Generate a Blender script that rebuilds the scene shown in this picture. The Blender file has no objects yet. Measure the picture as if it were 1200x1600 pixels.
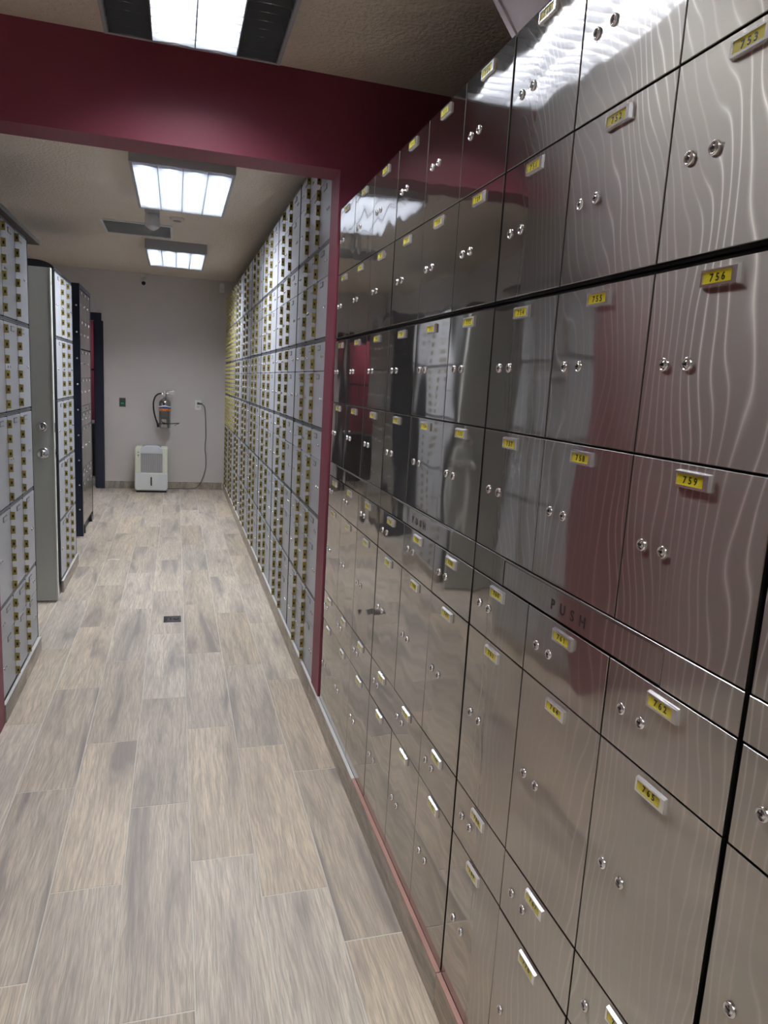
import bpy, math, random
from mathutils import Matrix, Vector

# ---------------------------------------------------------------- camera, world, exposure
S = bpy.context.scene
C = S.collection
PI = math.pi
rnd = random.Random(7)

RIGHT = (0.9589171976889612, -0.2778644052978132, 0.057176745665018416)
UP = (-0.005704715681780076, 0.18262118915715547, 0.9831668004412152)
FWD = (0.283628743598634, 0.9431017302175406, -0.17353346151489432)
cam = bpy.data.cameras.new('camera')
cam.sensor_fit = 'VERTICAL'
cam.sensor_height = 36.0
cam.sensor_width = 27.0
cam.lens = 24.787
cam.clip_start = 0.02
cam_o = bpy.data.objects.new('camera', cam)
C.objects.link(cam_o)
cam_o.matrix_world = Matrix(((RIGHT[0], UP[0], -FWD[0], 0.0), (RIGHT[1], UP[1], -FWD[1], 0.0),
                             (RIGHT[2], UP[2], -FWD[2], 1.5), (0, 0, 0, 1)))
S.camera = cam_o

world = bpy.data.worlds.new('world')
S.world = world
world.use_nodes = True
world.node_tree.nodes['Background'].inputs[0].default_value = (0.02, 0.02, 0.022, 1)
world.node_tree.nodes['Background'].inputs[1].default_value = 0.3
S.view_settings.view_transform = 'Standard'
S.view_settings.look = 'None'
S.view_settings.gamma = 1
S.view_settings.exposure = 1.45
S.cycles.use_denoising = True
S.cycles.max_bounces = 10
S.cycles.diffuse_bounces = 5
S.cycles.glossy_bounces = 5
S.cycles.sample_clamp_indirect = 6.0
TUBE = 46.0            # strength of a lit fluorescent tube
TUBE_COL = (0.95, 0.97, 1.0, 1)

# ---------------------------------------------------------------- materials
def mat(name, col, rough=0.5, metal=0.0, spec=0.5, emit=None, strength=0.0):
    m = bpy.data.materials.new(name)
    m.use_nodes = True
    b = m.node_tree.nodes['Principled BSDF']
    b.inputs['Base Color'].default_value = (*col, 1)
    b.inputs['Roughness'].default_value = rough
    b.inputs['Metallic'].default_value = metal
    b.inputs['Specular IOR Level'].default_value = spec
    if emit:
        b.inputs['Emission Color'].default_value = (*emit, 1)
        b.inputs['Emission Strength'].default_value = strength
    return m

class N:
    """short node writer"""
    def __init__(s, m):
        s.t = m.node_tree
        s.b = s.t.nodes['Principled BSDF']
    def n(s, kind, **kw):
        x = s.t.nodes.new(kind)
        ins = kw.pop('ins', {})
        for k, v in kw.items():
            setattr(x, k, v)
        for k, v in ins.items():
            if isinstance(v, bpy.types.NodeSocket):
                s.t.links.new(v, x.inputs[k])
            else:
                x.inputs[k].default_value = v
        return x
    def math(s, op, a, b=0.0, c=0.0, clamp=False):
        x = s.n('ShaderNodeMath', operation=op, ins={0: a, 1: b, 2: c})
        x.use_clamp = clamp
        return x.outputs[0]
    def mix(s, fac, a, b, blend='MIX'):
        x = s.t.nodes.new('ShaderNodeMix')
        x.data_type = 'RGBA'
        x.blend_type = blend
        for i, v in ((0, fac), (6, a), (7, b)):
            if isinstance(v, bpy.types.NodeSocket):
                s.t.links.new(v, x.inputs[i])
            else:
                x.inputs[i].default_value = v if i == 0 else (*v, 1)
        return x.outputs[2]
    def ramp(s, fac, stops):
        x = s.n('ShaderNodeValToRGB', ins={0: fac})
        e = x.color_ramp.elements
        while len(e) < len(stops):
            e.new(0.5)
        for i, (p, c) in enumerate(stops):
            e[i].position = p
            e[i].color = (*c, 1) if len(c) == 3 else c
        return x.outputs[0]
    def noise(s, vec, scale, detail=2.0, rough=0.5, dist=0.0):
        return s.n('ShaderNodeTexNoise', ins={'Vector': vec, 'Scale': scale, 'Detail': detail,
                                              'Roughness': rough, 'Distortion': dist}).outputs[0]
    def mapping(s, vec, scale=(1, 1, 1), loc=(0, 0, 0)):
        x = s.n('ShaderNodeMapping', ins={'Vector': vec, 'Scale': scale})
        if isinstance(loc, bpy.types.NodeSocket):
            s.t.links.new(loc, x.inputs['Location'])
        else:
            x.inputs['Location'].default_value = loc
        return x.outputs[0]
    def bump(s, h, strength, dist, normal=None):
        x = s.n('ShaderNodeBump', ins={'Height': h, 'Strength': strength, 'Distance': dist})
        if normal is not None:
            s.t.links.new(normal, x.inputs['Normal'])
        return x.outputs[0]
    def out(s, name, sock):
        s.t.links.new(sock, s.b.inputs[name])

def pos(g):
    return g.n('ShaderNodeNewGeometry').outputs['Position']

def painted(name, col, rough=0.6, scale=60.0, bump=0.15, dist=0.002, var=0.06, spec=0.35):
    m = mat(name, col, rough, 0, spec)
    g = N(m)
    p = pos(g)
    n1 = g.noise(p, scale, 3)
    n2 = g.noise(p, 1.7, 3)
    c = g.mix(n2, tuple(x * (1 - var) for x in col), tuple(min(1, x * (1 + var)) for x in col))
    g.out('Base Color', c)
    g.out('Normal', g.bump(n1, bump, dist))
    return m

# wall paints
M_WALL = painted('grey_wall_paint', (0.62, 0.58, 0.565), 0.55, 25, 0.10, 0.002)
M_RED = painted('crimson_wall_paint', (0.205, 0.038, 0.064), 0.5, 40, 0.2, 0.002)
M_CEIL = painted('stippled_ceiling', (0.72, 0.63, 0.53), 0.8, 60, 1.0, 0.010, 0.05)
M_LILAC = painted('pale_lilac_paint', (0.36, 0.31, 0.32), 0.6, 40, 0.2, 0.002)
M_DARKWALL = painted('dark_back_wall', (0.05, 0.045, 0.05), 0.8, 40, 0.2, 0.002)

# wood-look porcelain planks; each plank has its own random tint attribute
def plank_mat(name, gloss=0.32, dark=1.0, axis='Y'):
    m = mat(name, (0.4, 0.35, 0.3), gloss)
    g = N(m)
    p = pos(g)
    t = g.n('ShaderNodeAttribute', attribute_name='tint').outputs['Color']
    off = g.n('ShaderNodeVectorMath', operation='SCALE', ins={0: t, 'Scale': 37.0}).outputs[0]
    sep = g.n('ShaderNodeSeparateColor', ins={0: t})
    v1 = g.mapping(p, (9, 1.1, 4), off)
    v2 = g.mapping(p, (130, 4.5, 30), off)
    v3 = g.mapping(p, (420, 12, 60), off)
    warp = g.noise(g.mapping(p, (7, 2.2, 3), off), 1.0, 3)
    wv = g.n('ShaderNodeVectorMath', operation='ADD', ins={0: v2, 1: g.n('ShaderNodeCombineXYZ', ins={0: g.math('MULTIPLY', warp, 10.0)}).outputs[0]}).outputs[0]
    big = g.noise(v1, 1.0, 4, 0.55, 0.6)
    fine = g.noise(wv, 1.0, 4, 0.65, 0.25)
    hair = g.noise(v3, 1.0, 2, 0.6)
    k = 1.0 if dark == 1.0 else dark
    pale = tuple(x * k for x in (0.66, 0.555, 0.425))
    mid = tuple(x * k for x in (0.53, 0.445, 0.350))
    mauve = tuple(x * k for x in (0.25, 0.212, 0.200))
    c = g.ramp(big, [(0.32, mauve), (0.44, mid), (0.57, pale)])
    c = g.mix(g.math('MULTIPLY', g.ramp(fine, [(0.42, (0, 0, 0)), (0.62, (1, 1, 1))]), 0.60), c, tuple(x * 0.60 for x in mid))
    c = g.mix(g.math('MULTIPLY', g.ramp(hair, [(0.45, (0, 0, 0)), (0.6, (1, 1, 1))]), 0.42), c, tuple(x * 0.5 for x in mid))
    vor = g.n('ShaderNodeTexVoronoi', ins={'Vector': g.mapping(p, (5.0, 1.6, 3), off), 'Scale': 1.0}).outputs['Distance']
    knot = g.ramp(vor, [(0.03, (1, 1, 1)), (0.16, (0, 0, 0))])
    c = g.mix(g.math('MULTIPLY', knot, 0.42), c, tuple(x * 0.55 for x in mauve))
    tv = g.math('MULTIPLY_ADD', sep.outputs[0], 0.22, 1.0)
    hs = g.n('ShaderNodeHueSaturation', ins={'Color': c, 'Value': tv, 'Saturation': g.math('MULTIPLY_ADD', sep.outputs[1], 0.32, 0.66)}).outputs[0]
    g.out('Base Color', hs)
    g.out('Roughness', g.math('MULTIPLY_ADD', fine, 0.16, gloss))
    g.out('Normal', g.bump(fine, 0.12, 0.001))
    return m
M_PLANK = plank_mat('wood_look_tile', 0.34)
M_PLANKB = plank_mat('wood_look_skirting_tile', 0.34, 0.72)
M_GROUT = painted('pale_grout', (0.72, 0.69, 0.63), 0.85, 160, 0.5, 0.001, 0.2)
M_LIP = painted('raw_tile_edge', (0.42, 0.24, 0.20), 0.55, 80, 0.3, 0.001, 0.15)
M_SILICONE = mat('white_sealant', (0.72, 0.72, 0.72), 0.35)

# brushed stainless doors: a mirror lobe, plus a lobe smeared upright by the level brushing; gentle waviness per door
def steel_mat(name, base=(0.41, 0.385, 0.36), rough=0.045, wave=1.0, lobe=0.13):
    m = mat(name, base, rough, 1.0)
    g = N(m)
    p = pos(g)
    oc = g.n('ShaderNodeTexCoord').outputs['Object']
    oi = g.n('ShaderNodeObjectInfo').outputs['Random']
    rv = g.n('ShaderNodeCombineXYZ', ins={0: g.math('MULTIPLY', oi, 91.0), 1: g.math('MULTIPLY', oi, 47.0), 2: g.math('MULTIPLY', oi, 73.0)}).outputs[0]
    vv = g.n('ShaderNodeVectorMath', operation='ADD', ins={0: oc, 1: rv}).outputs[0]
    low = g.noise(g.mapping(vv, (1, 1, 0.7)), 7.0, 0.5, 0.4)
    nrm = g.bump(low, 0.10 * wave, 0.02)
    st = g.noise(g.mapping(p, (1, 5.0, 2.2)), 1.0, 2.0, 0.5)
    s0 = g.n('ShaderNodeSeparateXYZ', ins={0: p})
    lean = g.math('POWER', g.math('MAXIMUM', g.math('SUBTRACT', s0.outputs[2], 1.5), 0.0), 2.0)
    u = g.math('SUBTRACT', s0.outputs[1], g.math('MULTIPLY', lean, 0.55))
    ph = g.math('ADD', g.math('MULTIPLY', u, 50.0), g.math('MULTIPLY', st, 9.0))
    ln = g.math('POWER', g.math('SUBTRACT', 1.0, g.math('MULTIPLY', g.math('ABSOLUTE', g.math('SUBTRACT', g.math('FRACT', ph), 0.5)), 2.0)), 7.0)  # bright streaks along the lamp highlight's curve, put into the gloss mix
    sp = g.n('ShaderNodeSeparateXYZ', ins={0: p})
    near = g.n('ShaderNodeMapRange', interpolation_type='SMOOTHSTEP', ins={0: sp.outputs[1], 1: 1.45, 2: 0.80, 3: 0.0, 4: 1.0}).outputs[0]  # mask that paints extra lamp sheen onto the nearest doors
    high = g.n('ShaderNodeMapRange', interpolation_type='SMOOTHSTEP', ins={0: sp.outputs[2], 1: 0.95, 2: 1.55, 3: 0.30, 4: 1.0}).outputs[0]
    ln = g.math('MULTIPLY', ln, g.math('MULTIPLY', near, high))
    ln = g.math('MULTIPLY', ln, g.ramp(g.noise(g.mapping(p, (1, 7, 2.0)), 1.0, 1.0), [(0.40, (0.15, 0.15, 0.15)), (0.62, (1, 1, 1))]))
    smudge = g.ramp(g.noise(p, 3.0, 4, 0.6), [(0.35, (0.92, 0.92, 0.92)), (0.7, (1.0, 1.0, 1.0))])
    c = g.mix(1.0, base, smudge, 'MULTIPLY')
    g.out('Base Color', c)
    g.out('Normal', nrm)
    gl = g.n('ShaderNodeBsdfAnisotropic', ins={'Color': (0.76, 0.71, 0.64, 1), 'Roughness': 0.325, 'Anisotropy': 0.72, 'Normal': nrm,
             'Tangent': g.n('ShaderNodeCombineXYZ', ins={0: 0.0, 1: 1.0, 2: 0.0}).outputs[0]})
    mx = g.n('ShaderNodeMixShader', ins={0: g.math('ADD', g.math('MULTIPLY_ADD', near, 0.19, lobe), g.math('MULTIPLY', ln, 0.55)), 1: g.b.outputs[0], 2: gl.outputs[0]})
    out = [x for x in g.t.nodes if x.type == 'OUTPUT_MATERIAL'][0]
    g.t.links.new(mx.outputs[0], out.inputs['Surface'])
    return m
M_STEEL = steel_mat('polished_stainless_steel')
M_STEELFAR = steel_mat('stainless_steel_far', (0.42, 0.41, 0.40), 0.12, 0.6, 0.12)
M_GAP = mat('black_recess', (0.006, 0.006, 0.007), 0.7)
M_FRAME = mat('dark_grey_frame', (0.055, 0.06, 0.065), 0.4, 0.6)
M_STRIPEDGE = mat('steel_edge', (0.42, 0.41, 0.39), 0.25, 1.0)
M_CHROME = mat('chrome', (0.80, 0.80, 0.82), 0.10, 1.0)
M_DCHROME = mat('dark_polished_steel', (0.42, 0.42, 0.43), 0.08, 1.0)
M_SATIN = mat('satin_aluminium', (0.66, 0.67, 0.69), 0.26, 1.0)
M_ALU = mat('bright_anodised_bezel', (0.80, 0.80, 0.80), 0.22, 0.85)
M_YEL = mat('yellow_number_card', (0.62, 0.52, 0.02), 0.3)
M_INK = mat('black_ink', (0.010, 0.010, 0.010), 0.4)
M_SLOT = mat('black_keyway', (0.004, 0.004, 0.004), 0.5)
M_ENGRAVE = mat('engraved_grey', (0.030, 0.027, 0.025), 0.5, 0.3)

def greydoor_mat():
    m = mat('pale_grey_enamel', (0.60, 0.63, 0.70), 0.38)
    g = N(m)
    p = pos(g)
    n = g.noise(p, 5.0, 3)
    g.out('Base Color', g.mix(n, (0.41, 0.43, 0.475), (0.47, 0.49, 0.535)))
    g.out('Normal', g.bump(g.noise(p, 260, 2), 0.08, 0.0006))
    return m
M_GREY = greydoor_mat()
M_TRIMGREY = mat('slate_grey_strip', (0.16, 0.17, 0.18), 0.4, 0.3)
M_BRASS = mat('aged_brass', (0.34, 0.275, 0.085), 0.38, 0.75)
M_BRASSD = mat('yellow_brass_plate', (0.60, 0.52, 0.16), 0.4, 0.45)
M_LABEL = mat('grey_label_card', (0.45, 0.46, 0.48), 0.5)
M_LEAF = painted('grey_green_enamel', (0.45, 0.47, 0.445), 0.42, 180, 0.12, 0.0006, 0.03)
M_LEAFEDGE = mat('pale_door_edge', (0.62, 0.64, 0.60), 0.4)
M_BLACK = mat('black_powder_coat', (0.012, 0.013, 0.017), 0.45)
M_NAVY = mat('navy_enamel', (0.012, 0.016, 0.036), 0.4)
M_WOODDARK = painted('dark_brown_board', (0.055, 0.042, 0.035), 0.55, 50, 0.2, 0.001, 0.2)
M_WHITE = mat('white_plastic', (0.80, 0.80, 0.78), 0.4)
M_CREAM = mat('cream_plastic', (0.74, 0.77, 0.64), 0.42)
M_PALE = mat('cool_white_plastic', (0.70, 0.74, 0.74), 0.4)
M_FIXT = mat('grey_lamp_housing', (0.34, 0.34, 0.36), 0.5)
M_REFL = mat('white_lamp_reflector', (0.40, 0.41, 0.43), 0.35)
M_BLADE = mat('white_louvre_blade', (0.16, 0.17, 0.19), 0.3, 0.3)
M_TUBE = mat('lit_fluorescent_tube', (0.9, 0.95, 1.0), 0.4, 0, 0.5, TUBE_COL[:3], TUBE)
M_TUBEOFF = mat('unlit_fluorescent_tube', (0.75, 0.76, 0.78), 0.3)
M_CORD = mat('dark_grey_cord', (0.10, 0.10, 0.105), 0.5)
M_RUBBER = mat('black_rubber', (0.012, 0.012, 0.013), 0.45)
M_GREEN = mat('green_push_button', (0.0, 0.16, 0.07), 0.3)
M_GREENSYM = mat('pale_green_mark', (0.25, 0.6, 0.4), 0.4)
M_STEELPLATE = mat('dark_satin_plate', (0.14, 0.14, 0.14), 0.35, 0.6)
M_VENT = mat('grey_vent_metal', (0.7, 0.7, 0.7), 0.5)
M_VENTD = mat('mid_grey_metal', (0.5, 0.5, 0.5), 0.6)  # even mid grey of the vent backing and grille bars
M_GLASS = mat('clear_plastic', (0.9, 0.92, 0.93), 0.06)
M_GLASS.node_tree.nodes['Principled BSDF'].inputs['Transmission Weight'].default_value = 0.7
M_GLASS.node_tree.nodes['Principled BSDF'].inputs['IOR'].default_value = 1.3
M_SMOKY = mat('smoky_translucent_plastic', (0.72, 0.77, 0.82), 0.12)
M_SMOKY.node_tree.nodes['Principled BSDF'].inputs['Transmission Weight'].default_value = 0.15
M_BLUE = mat('blue_label', (0.02, 0.07, 0.35), 0.4)
M_REDL = mat('red_label', (0.50, 0.03, 0.02), 0.4)
M_YELT = mat('yellow_lettering', (0.80, 0.55, 0.03), 0.4)
M_LENS = mat('black_lens', (0.01, 0.01, 0.012), 0.1)
M_MAGENTA = painted('rose_red_paint', (0.40, 0.060, 0.105), 0.5, 40, 0.1, 0.001)
M_DRAIN = mat('dark_wrapped_metal', (0.10, 0.10, 0.12), 0.22, 0.7)

# ---------------------------------------------------------------- mesh writer
class MB:
    def __init__(s):
        s.v, s.f, s.m, s.mats, s.smooth = [], [], [], [], []
    def mi(s, m):
        if m not in s.mats:
            s.mats.append(m)
        return s.mats.index(m)
    def add(s, vs, fs, m, smooth=False):
        o = len(s.v)
        s.v += [tuple(v) for v in vs]
        k = s.mi(m)
        for f in fs:
            s.f.append(tuple(i + o for i in f))
            s.m.append(k)
            s.smooth.append(smooth)
    def box(s, a, b, m):
        x0, y0, z0 = a
        x1, y1, z1 = b
        v = [(x0, y0, z0), (x1, y0, z0), (x1, y1, z0), (x0, y1, z0), (x0, y0, z1), (x1, y0, z1), (x1, y1, z1), (x0, y1, z1)]
        s.add(v, [(0, 3, 2, 1), (4, 5, 6, 7), (0, 1, 5, 4), (1, 2, 6, 5), (2, 3, 7, 6), (3, 0, 4, 7)], m)
    def slab(s, x0, x1, z0, z1, yf, yb, m, ch=0.001, edge=None):
        """panel facing -y with a chamfered front edge"""
        f = [(x0 + ch, yf, z0 + ch), (x1 - ch, yf, z0 + ch), (x1 - ch, yf, z1 - ch), (x0 + ch, yf, z1 - ch)]
        g = [(x0, yf + ch, z0), (x1, yf + ch, z0), (x1, yf + ch, z1), (x0, yf + ch, z1)]
        h = [(x0, yb, z0), (x1, yb, z0), (x1, yb, z1), (x0, yb, z1)]
        e = edge or m
        s.add(f, [(0, 1, 2, 3)], m)
        q = f + g
        s.add(q, [(i, 4 + i, 4 + (i + 1) % 4, (i + 1) % 4) for i in range(4)], e)
        q = g + h
        s.add(q, [(i, 4 + i, 4 + (i + 1) % 4, (i + 1) % 4) for i in range(4)], e)
        s.add(h, [(3, 2, 1, 0)], m)
    def lathe(s, prof, m, axis='y', at=(0, 0, 0), seg=20, smooth=True):
        """profile of (radius, along) spun round an axis"""
        vs, fs = [], []
        n = len(prof)
        for i in range(seg):
            a = 2 * PI * i / seg
            ca, sa = math.cos(a), math.sin(a)
            for r, h in prof:
                if axis == 'y':
                    vs.append((at[0] + r * ca, at[1] + h, at[2] + r * sa))
                elif axis == 'z':
                    vs.append((at[0] + r * ca, at[1] + r * sa, at[2] + h))
                else:
                    vs.append((at[0] + h, at[1] + r * ca, at[2] + r * sa))
        for i in range(seg):
            j = (i + 1) % seg
            for k in range(n - 1):
                fs.append((i * n + k, i * n + k + 1, j * n + k + 1, j * n + k))
        s.add(vs, fs, m, smooth)
        if prof[0][0] > 1e-6:
            s.add([vs[i * n] for i in range(seg)], [tuple(range(seg))], m)
        if prof[-1][0] > 1e-6:
            s.add([vs[i * n + n - 1] for i in range(seg)], [tuple(reversed(range(seg)))], m)
    def tube(s, pts, r, m, seg=10):
        pts = [Vector(p) for p in pts]
        rings = []
        prev = None
        for i, p in enumerate(pts):
            d = (pts[min(i + 1, len(pts) - 1)] - pts[max(i - 1, 0)]).normalized()
            if prev is None:
                a = d.orthogonal().normalized()
            else:
                a = (prev - d * prev.dot(d)).normalized()
            prev = a
            b = d.cross(a)
            rr = r[i] if isinstance(r, (list, tuple)) else r
            rings.append([p + (a * math.cos(2 * PI * k / seg) + b * math.sin(2 * PI * k / seg)) * rr for k in range(seg)])
        vs = [q for ring in rings for q in ring]
        fs = []
        for i in range(len(rings) - 1):
            for k in range(seg):
                fs.append((i * seg + k, i * seg + (k + 1) % seg, (i + 1) * seg + (k + 1) % seg, (i + 1) * seg + k))
        s.add(vs, fs, m, True)
        s.add(rings[0], [tuple(reversed(range(seg)))], m)
        s.add(rings[-1], [tuple(range(seg))], m)
    def roundbox(s, x0, x1, z0, z1, yf, yb, r, m, seg=6, ch=0.004):
        """box with rounded outline in xz, front edge chamfered"""
        def ring(y, ins):
            o = []
            for cx, cz, a0 in ((x1 - r, z1 - r, 0), (x0 + r, z1 - r, 90), (x0 + r, z0 + r, 180), (x1 - r, z0 + r, 270)):
                for k in range(seg + 1):
                    a = math.radians(a0 + 90 * k / seg)
                    o.append((cx + (r - ins) * math.cos(a), y, cz + (r - ins) * math.sin(a)))
            return o
        rs = [ring(yf, ch), ring(yf + ch, 0), ring(yb - ch, 0), ring(yb, ch)]
        n = len(rs[0])
        vs = [q for rr in rs for q in rr]
        fs = [(i * n + k, (i + 1) * n + k, (i + 1) * n + (k + 1) % n, i * n + (k + 1) % n) for i in range(3) for k in range(n)]
        s.add(vs, fs, m)
        s.add(rs[0], [tuple(reversed(range(n)))], m)
        s.add(rs[3], [tuple(range(n))], m)
    def glyphs(s, text, h, m, at=(0, 0, 0), spacing=1.0, depth=0.0004, yaw=None, cyl=None):
        """raised letters reading along +x, standing up +z, facing -y; cyl=(radius) bends them round a z cylinder"""
        adv = [GLYPH[c][2] * spacing for c in text]
        tot = sum(adv)
        x = -tot / 2
        for c, a in zip(text, adv):
            gv, gf, w = GLYPH[c]
            vs = []
            for px, pz, py in gv:
                X, Z, Y = (x + (a - w) / 2 + px) * h, pz * h, -py * depth
                if cyl:
                    an = X / cyl
                    vs.append((at[0] + (cyl - Y) * math.sin(an), at[1] - (cyl - Y) * math.cos(an), at[2] + Z))
                else:
                    vs.append((at[0] + X, at[1] + Y, at[2] + Z))
            s.add(vs, gf, m)
            x += a
    def mesh(s, name):
        me = bpy.data.meshes.new(name)
        me.from_pydata(s.v, [], s.f)
        for m in s.mats:
            me.materials.append(m)
        me.polygons.foreach_set('material_index', s.m)
        me.polygons.foreach_set('use_smooth', s.smooth)
        me.update()
        return me

def glyph_table(chars):
    t = {}
    for c in chars:
        cu = bpy.data.curves.new('glyph', 'FONT')
        cu.body = c
        cu.size = 1.4
        cu.extrude = 0.5
        cu.offset = 0.028
        cu.resolution_u = 3
        o = bpy.data.objects.new('glyph', cu)
        C.objects.link(o)
        dg = bpy.context.evaluated_depsgraph_get()
        me = bpy.data.meshes.new_from_object(o.evaluated_get(dg))
        vs = [(v.co.x, v.co.y, v.co.z + 0.5) for v in me.vertices]
        fs = [tuple(p.vertices) for p in me.polygons]
        xs = [v[0] for v in vs]
        mn, mx = min(xs), max(xs)
        vs = [(a - mn, b, d) for a, b, d in vs]
        t[c] = (vs, fs, (mx - mn) + 0.14)
        bpy.data.objects.remove(o)
        bpy.data.curves.remove(cu)
        bpy.data.meshes.remove(me)
    return t
GLYPH = glyph_table('0123456789PUSHEXTINOR')
# digits share one advance so that numbers line up
_w = max(GLYPH[c][2] for c in '0123456789')
for _c in '0123456789':
    v_, f_, w_ = GLYPH[_c]
    GLYPH[_c] = ([(a + (_w - w_) / 2, b, d) for a, b, d in v_], f_, _w)

# ---------------------------------------------------------------- object helpers
def link(name, me, parent=None, loc=(0, 0, 0), rot=(0, 0, 0)):
    o = bpy.data.objects.new(name, me)
    C.objects.link(o)
    o.parent = parent
    o.location = loc
    o.rotation_euler = rot
    return o
def tag(o, label, cat, group=None):
    o['label'] = label
    o['category'] = cat
    if group:
        o['group'] = group
    return o
def thing(name, label, cat, loc=(0, 0, 0), rotz=0.0, group=None):
    return tag(link(name, None, None, loc, (0, 0, rotz)), label, cat, group)
def struct(name, mb, parent=None):
    o = link(name, mb.mesh(name), parent)
    if parent is None:
        o['kind'] = 'structure'
    return o

# ---------------------------------------------------------------- the room shell
CN, CF = 2.685, 2.745        # ceiling heights of the near and the far room
XR, XL = 1.25, -1.62         # right wall, left wall of the far room
YB = 9.79                    # back wall
YP0, YP1 = 2.955, 3.115      # the red arch between the rooms
ZB = 2.345                   # underside of the beam

# floor: individual planks in one mesh, pale grout underneath
def planks():
    mb = MB()
    tints = []
    offs = {0.45: 0.76, 0.252: 0.10, 0.048: 0.30, -0.147: 0.63, -0.344: 0.24, -0.54: 0.80, -0.738: 0.46}
    xs = [0.45 + 0.1985 * k for k in range(-16, 5)]
    L, gap = 0.879, 0.0036
    for x in xs:
        key = min(offs, key=lambda q: abs(q - x))
        o = offs[key] if abs(key - x) < 0.03 else rnd.random() * L
        y = o - 4 * L
        while y < 12.6:
            a, b = (x + gap / 2, y + gap / 2), (x + 0.1985 - gap / 2, y + L - gap / 2)
            ch = 0.0012
            vs = [(a[0], a[1], -0.0012), (b[0], a[1], -0.0012), (b[0], b[1], -0.0012), (a[0], b[1], -0.0012),
                  (a[0] + ch, a[1] + ch, 0), (b[0] - ch, a[1] + ch, 0), (b[0] - ch, b[1] - ch, 0), (a[0] + ch, b[1] - ch, 0)]
            mb.add(vs, [(4, 5, 6, 7), (0, 1, 5, 4), (1, 2, 6, 5), (2, 3, 7, 6), (3, 0, 4, 7)], M_PLANK)
            t = (rnd.random(), rnd.random(), rnd.random(), 1)
            tints += [t] * 8
            y += L
    mb.add([(-2.7, -2.7, -0.0012), (XR, -2.7, -0.0012), (XR, 12.6, -0.0012), (-2.7, 12.6, -0.0012)], [(0, 1, 2, 3)], M_GROUT)
    tints += [(0.5, 0.5, 0.5, 1)] * 4
    me = mb.mesh('floor')
    at = me.color_attributes.new('tint', 'FLOAT_COLOR', 'POINT')
    for i, t in enumerate(tints):
        at.data[i].color = t
    o = link('floor', me)
    o['kind'] = 'structure'
planks()

def baseboard(name, axis, c, a, b, front, h=0.1, joints=(), lip=False):
    """skirting of cut floor tiles; axis 'y' runs along y at x=c, axis 'x' runs along x at y=c; front = +-1 side it faces"""
    mb = MB()
    cuts = [a] + [j for j in joints if a < j < b] + [b]
    tints = []
    for i in range(len(cuts) - 1):
        p, q = cuts[i] + 0.0015, cuts[i + 1] - 0.0015
        n0 = len(mb.v)
        lo, hi = sorted((c, c - front * 0.012))
        if axis == 'y':
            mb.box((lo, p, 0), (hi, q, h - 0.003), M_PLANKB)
            mb.box((lo, p, h - 0.003), (hi, q, h), M_LIP if (lip and q < 2.3) else M_SILICONE)
        else:
            mb.box((p, lo, 0), (q, hi, h - 0.003), M_PLANKB)
            mb.box((p, lo, h - 0.003), (q, hi, h), M_SILICONE)
        tints += [(rnd.random(), rnd.random(), rnd.random(), 1)] * (len(mb.v) - n0)
    me = mb.mesh(name)
    at = me.color_attributes.new('tint', 'FLOAT_COLOR', 'POINT')
    for i, t in enumerate(tints):
        at.data[i].color = t
    o = link(name, me)
    o['kind'] = 'structure'
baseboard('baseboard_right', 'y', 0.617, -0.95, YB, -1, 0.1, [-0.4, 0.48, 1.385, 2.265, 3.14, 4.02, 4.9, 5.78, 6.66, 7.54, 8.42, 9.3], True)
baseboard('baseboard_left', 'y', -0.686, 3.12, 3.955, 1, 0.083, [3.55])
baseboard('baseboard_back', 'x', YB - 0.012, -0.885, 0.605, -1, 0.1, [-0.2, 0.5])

def plain(name, boxes):
    mb = MB()
    for a, b, m in boxes:
        mb.box(a, b, m)
    return struct(name, mb)
plain('ceiling', [((-2.7, -2.7, CN), (XR, YP0 + 0.02, CN + 0.1), M_CEIL), ((XL - 0.1, YP1 - 0.02, CF), (XR, YB, CF + 0.1), M_CEIL)])
plain('wall_right', [((XR, -2.7, 0), (XR + 0.1, 12.6, 2.9), M_DARKWALL), ((0.645, -2.7, 0), (0.70, -0.95, CN), M_WALL)])
plain('wall_left', [((XL - 0.1, YP1, 0), (XL, YB, CF), M_WALL), ((-2.8, -2.7, 0), (-2.7, YP0, CN), M_WALL)])
plain('wall_front', [((-2.7, -2.8, 0), (XR, -2.7, CN), M_WALL)])
# back wall with the opening on its left
plain('wall_back', [((-0.93, YB, 0), (XR, YB + 0.12, CF), M_WALL), ((XL, YB, 2.20), (-0.93, YB + 0.12, CF), M_WALL), ((XL - 0.1, YB, 0), (-1.55, YB + 0.12, CF), M_WALL)])
# red arch: partition to the left of the opening, beam above it, post on the right
plain('wall_partition', [((-2.7, YP0, 0), (-0.69, YP1, CN + 0.06), M_RED)])
plain('trim_1', [((-0.69, YP0, ZB), (XR, YP1, CN + 0.06), M_RED)])
plain('trim_2', [((0.624, YP0, 0.101), (0.80, YP1, ZB), M_RED)])
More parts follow.
